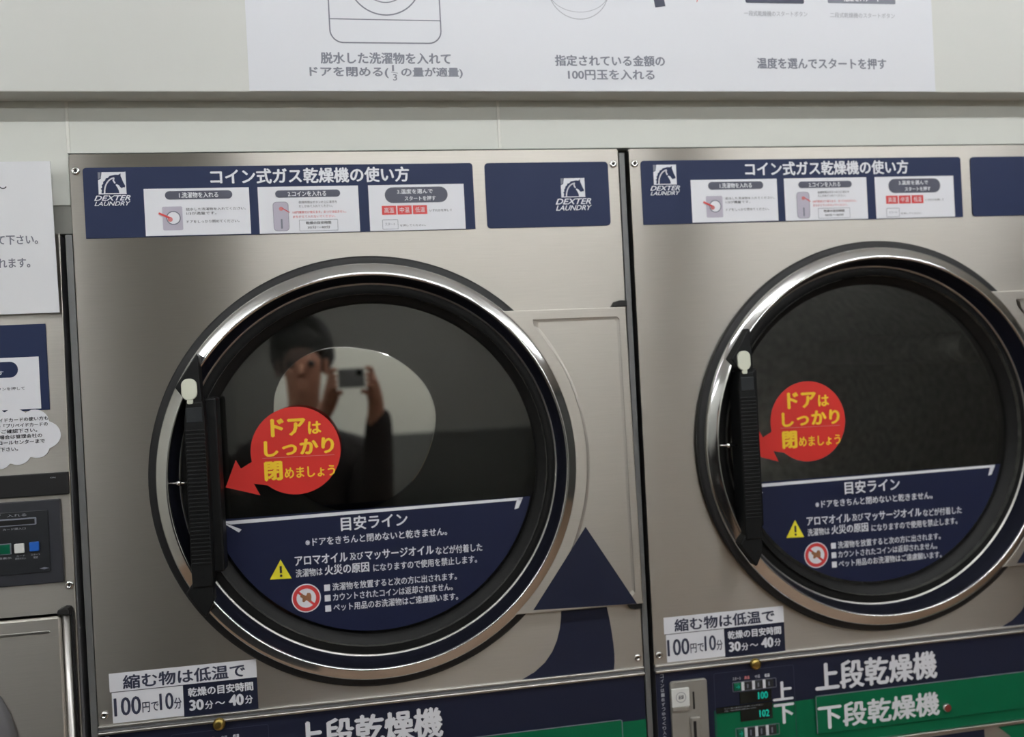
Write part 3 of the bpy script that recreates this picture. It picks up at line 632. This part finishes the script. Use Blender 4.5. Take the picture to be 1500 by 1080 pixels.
b.text('残高表示', -.1220, -.0990, -.5570, -.5600, -.0068, 'print_pale', 0); b.text('カード', -.0925, -.0815, -.5555, -.5580, -.0068, 'print_pale', 0); b.text('返却ボタン', -.0945, -.0805, -.5590, -.5618, -.0068, 'print_pale', 0)
b.text('スタート', -.0740, -.0620, -.5550, -.5578, -.0068, 'print_pale', 0); b.text('確認', -.0710, -.0650, -.5590, -.5620, -.0068, 'print_pale', 0)
b.prism([(-.0640, -.5765), (-.0575, -.5748), (-.0510, -.5765), (-.0575, -.5782)], -.0068, -.0068, 'print_grey'); put(b, 'lettering', ct)
b = MB(); b.prism(rrect(-.20, -.0985, -.5535, -.5385, .0008), -.0082, -.0065, 'print_grey'); b.box(-.199, -.0997, -.0086, -.0080, -.5525, -.5395, 'green_button'); put(b, 'green_display', ct, 'green display window')
b = MB(); b.box(-.0940, -.0812, -.0105, -.0065, -.5525, -.5395, 'white_button', .0012); put(b, 'button', ct, 'white square button')
b = MB(); b.box(-.0745, -.0620, -.0105, -.0065, -.5515, -.5385, 'blue_button', .0012); put(b, 'button', ct, 'blue square button')
b = MB(); b.lathe(-.0282, -.6040, [(.0062, 0), (.0060, -.0012), (.0045, -.0024), (.0026, -.0028), (.0022, -.0008), (.0001, -.0008)], 'chrome', 20); b.disc(-.0282, -.6040, .0024, -.0009, 'slot_black', 6); put(b, 'screw')
b = MB(); b.prism(rrect(XL+.02, -.0362, -1.45, -.6420, .004), -.020, -.001, 'steel', holes=[circ(-.277, -.826, .150, 64)], bev=.003); dr = put(b, 'door')
b = MB(); b.prism(rrect(XL+.06, -.0500, -.6640, -.6600, .0018), -.0208, -.020, 'steel_smooth', bev=.0006); put(b, 'pressed_rib', dr)
b = MB(); b.lathe(-.277, -.826, [(.1800, -.0195), (.1810, -.026), (.1760, -.034), (.1650, -.036), (.1560, -.034), (.1500, -.024), (.1490, -.004)], 'side_grey', 96); b.lathe(-.277, -.826, [(.1490, -.004), (.1480, .001)], 'rubber', 96); b.prism(circ(-.277, -.826, .149, 64), -.0060, -.002, 'bowl'); put(b, 'window_ring', dr, 'dark grey window ring')
b = MB(); b.prism([(-.0415, -.6400), (-.0400, -.6345), (-.0330, -.6320), (-.0270, -.6330), (-.0250, -.6360), (-.0250, -.6420)], -.018, 0, 'gasket', bev=.0015); put(b, 'hinge_cap', dr)
b = MB(); b.tube((-.0318, -.010, -.6420), (-.0330, -.010, -1.45), .0052, 'steel_smooth', 20); put(b, 'hinge_rod', dr)
b = MB(); b.box(-.0268, -.0240, -.006, 0, -1.45, -.6405, 'slot_black'); put(b, 'hinge_gap', dr)

# poster pinned on the wall above that machine, overlapping its top
r = root('paper_notice', 'white paper notice with grey Japanese lettering, hanging at the left edge above the card machine', 'notice', (-.2, -.006, ZT-.222))
b = MB(); b.prism([(-.42, -.0105), (-.0222, -.0112), (-.0201, -.2221), (-.42, -.2215)], -.0075, -.0062, 'paper'); put(b, 'sheet')
for x, z in ((-.40, -.03), (-.24, -.03)):
    b = MB(); b.box(x-.006, x+.006, -.0062, .012, z-.006, z+.006, 'paper'); put(b, 'fixing_pad')
b = MB(); G2 = 'print_grey'
b.text('て下さい。', -.0960, -.0430, -.1130, -.1262, -.0079, G2, .014); b.text('れます。', -.0965, -.0545, -.1450, -.1582, -.0079, G2, .014); b.text('〜', -.0960, -.0795, -.0445, -.0490, -.0079, 'print_black', .012); put(b, 'lettering')

# ================================================================= THE PHOTOGRAPHER (seen in the door glass)
CAMX, CAMY, CAMZ = .38857, -1.34597, -.3269
r = root('phone', 'small grey phone held up in both hands, reflected in the left dryer window', 'phone', (CAMX, CAMY, ZT+CAMZ))
b = MB(); b.box(CAMX-.068, CAMX+.012, CAMY-.0175, CAMY-.0085, CAMZ-.046, CAMZ+.014, 'phone', .004); put(b, 'body')
b = MB(); b.lathe(CAMX-.004, CAMZ, [(.010, CAMY-.0085), (.010, CAMY-.0065), (.007, CAMY-.0060), (.0001, CAMY-.0062)], 'display_black', 24); put(b, 'lens_ring')

def skinned(name, verts, edges, radii, material, parent, sub=2, rootv=0):
    me = bpy.data.meshes.new(name); me.from_pydata([Vector(v) for v in verts], edges, [])
    o = bpy.data.objects.new(name, me); COL.objects.link(o)
    md = o.modifiers.new('skin', 'SKIN'); md.use_smooth_shade = True
    for i, sv in enumerate(me.skin_vertices[0].data):
        rr = radii[i]; sv.radius = rr if isinstance(rr, tuple) else (rr, rr); sv.use_root = (i == rootv)
    s = o.modifiers.new('sub', 'SUBSURF'); s.levels = sub; s.render_levels = sub
    dg = bpy.context.evaluated_depsgraph_get(); m2 = bpy.data.meshes.new_from_object(o.evaluated_get(dg))
    bpy.data.objects.remove(o); m2.materials.clear(); m2.materials.append(MATS[material])
    for p in m2.polygons: p.use_smooth = True
    q = bpy.data.objects.new(name, m2); COL.objects.link(q); hang(q, parent)
    return q
px, py = .19, -1.68
pr = root('person', 'person in a dark jacket holding up a phone, reflected in the left dryer window', 'person', (px, py, 0))
H = ZT-.305           # head centre height
# continuous body: legs, trunk, neck, head, arms, hands
V = []; E_ = []; R_ = []
def av(x, y, z, rad, link=None):
    V.append((x, y, z)); R_.append(rad); i = len(V)-1
    if link is not None: E_.append((link, i))
    return i
pel = av(px, py, .95, (.13, .10)); wst = av(px, py, 1.12, (.125, .09), pel); chs = av(px, py+.01, 1.34, (.15, .11), wst); shn = av(px, py, 1.47, (.10, .07), chs)
nk = av(px+.005, py+.03, 1.58, .052, shn); jw = av(px+.01, py+.06, H-.055, (.060, .066), nk); hd = av(px+.01, py+.05, H+.02, (.072, .088), jw); tp = av(px+.01, py+.04, H+.085, (.055, .065), hd)
for s in (-1, 1):
    hp = av(px+s*.09, py, .90, .085, pel); kn = av(px+s*.11, py+.02, .50, .058, hp); an = av(px+s*.12, py-.01, .09, .038, kn); av(px+s*.13, py+.13, .04, .035, an)
hands = []
for s in (-1, 1):
    sh = av(px+s*.17, py, 1.43, .062, shn)
    hx = CAMX-.076 if s < 0 else CAMX+.020
    el = av(px+s*.22, py+.12, 1.22, .046, sh)
    wr = av(hx+s*.025, CAMY-.10, ZT+CAMZ-.095, .027, el)
    pm = av(hx+s*.016, CAMY-.050, ZT+CAMZ-.050, (.018, .032), wr)
    hands.append((s, hx, pm))
    for k in range(4):
        zz = ZT+CAMZ-.040+k*.016
        if k == 3: zz = ZT+CAMZ+.012
        a1 = av(hx+s*.014, CAMY-.030, zz-.006, .0085, pm); a2 = av(hx+s*.010, CAMY-.014, zz, .0078, a1); av(hx-s*.006, CAMY-.0065 if s < 0 else CAMY-.020, zz+.001, .0068, a2)
    t1 = av(hx+s*.006, CAMY-.040, ZT+CAMZ-.066, .010, pm); av(hx-s*.022, CAMY-.029, ZT+CAMZ-.056, .0082, t1)
skinned('body', V, E_, R_, 'skin', pr)
# jacket and trousers over the same skeleton
V = []; E_ = []; R_ = []
pel = av(px, py, .93, (.165, .125)); wst = av(px, py, 1.12, (.155, .115), pel); chs = av(px, py+.01, 1.34, (.185, .13), wst); shn = av(px, py, 1.475, (.12, .085), chs); av(px+.005, py+.02, 1.54, .072, shn)
for s in (-1, 1):
    sh = av(px+s*.18, py, 1.43, .085, shn); el = av(px+s*.225, py+.12, 1.22, .070, sh)
    hx = CAMX-.076 if s < 0 else CAMX+.020
    av(hx+s*.035, CAMY-.115, ZT+CAMZ-.11, .042, el)
skinned('jacket', V, E_, R_, 'jacket', pr)
V = []; E_ = []; R_ = []
pel = av(px, py, .95, (.150, .115))
for s in (-1, 1):
    hp = av(px+s*.09, py, .88, .100, pel); kn = av(px+s*.11, py+.02, .50, .075, hp); av(px+s*.12, py-.01, .10, .060, kn)
skinned('trousers', V, E_, R_, 'trousers', pr)
for s in (-1, 1):
    V = []; E_ = []; R_ = []
    a = av(px+s*.12, py-.05, .050, .045); c = av(px+s*.125, py+.04, .050, .048, a); av(px+s*.13, py+.15, .040, .040, c)
    skinned('shoe', V, E_, R_, 'shoe', pr, 1)
V = []; E_ = []; R_ = []
a = av(px+.01, py-.015, H-.01, (.100, .07)); c = av(px+.01, py+.005, H+.060, (.118, .105), a); d = av(px+.01, py+.045, H+.100, (.105, .100), c); av(px+.005, py+.110, H+.085, (.080, .045), d)
for s in (-1, 1): av(px+.01+s*.088, py+.03, H+.01, .032, c)
skinned('hair', V, E_, R_, 'hair', pr)
# face: eyes, nose, mouth, ears
b = MB(); fy = py+.05
for s in (-1, 1): b.lathe(px+.01+s*.032, H-ZT-.005+.02, [(.012, fy+.080), (.010, fy+.088), (.0001, fy+.090)], 'hair', 16); b.lathe(px+.01+s*.032, H-ZT+.015, [(.005, fy+.0895), (.0001, fy+.0915)], 'print_black', 12)
put_ = b.build('eyes'); hang(put_, pr)
b = MB(); b.tube((px+.01, fy+.082, H-ZT+.012), (px+.01, fy+.104, H-ZT-.022), .007, 'skin', 12, .012); b.prism(circ(px+.01, H-ZT-.052, .02, 20), fy+.080, fy+.070, 'skin')
for s in (-1, 1): b.box(px+.01+s*.076-.008, px+.01+s*.076+.008, fy-.01, fy+.02, H-ZT-.025, H-ZT+.03, 'skin', .005)
hang(b.build('face'), pr)
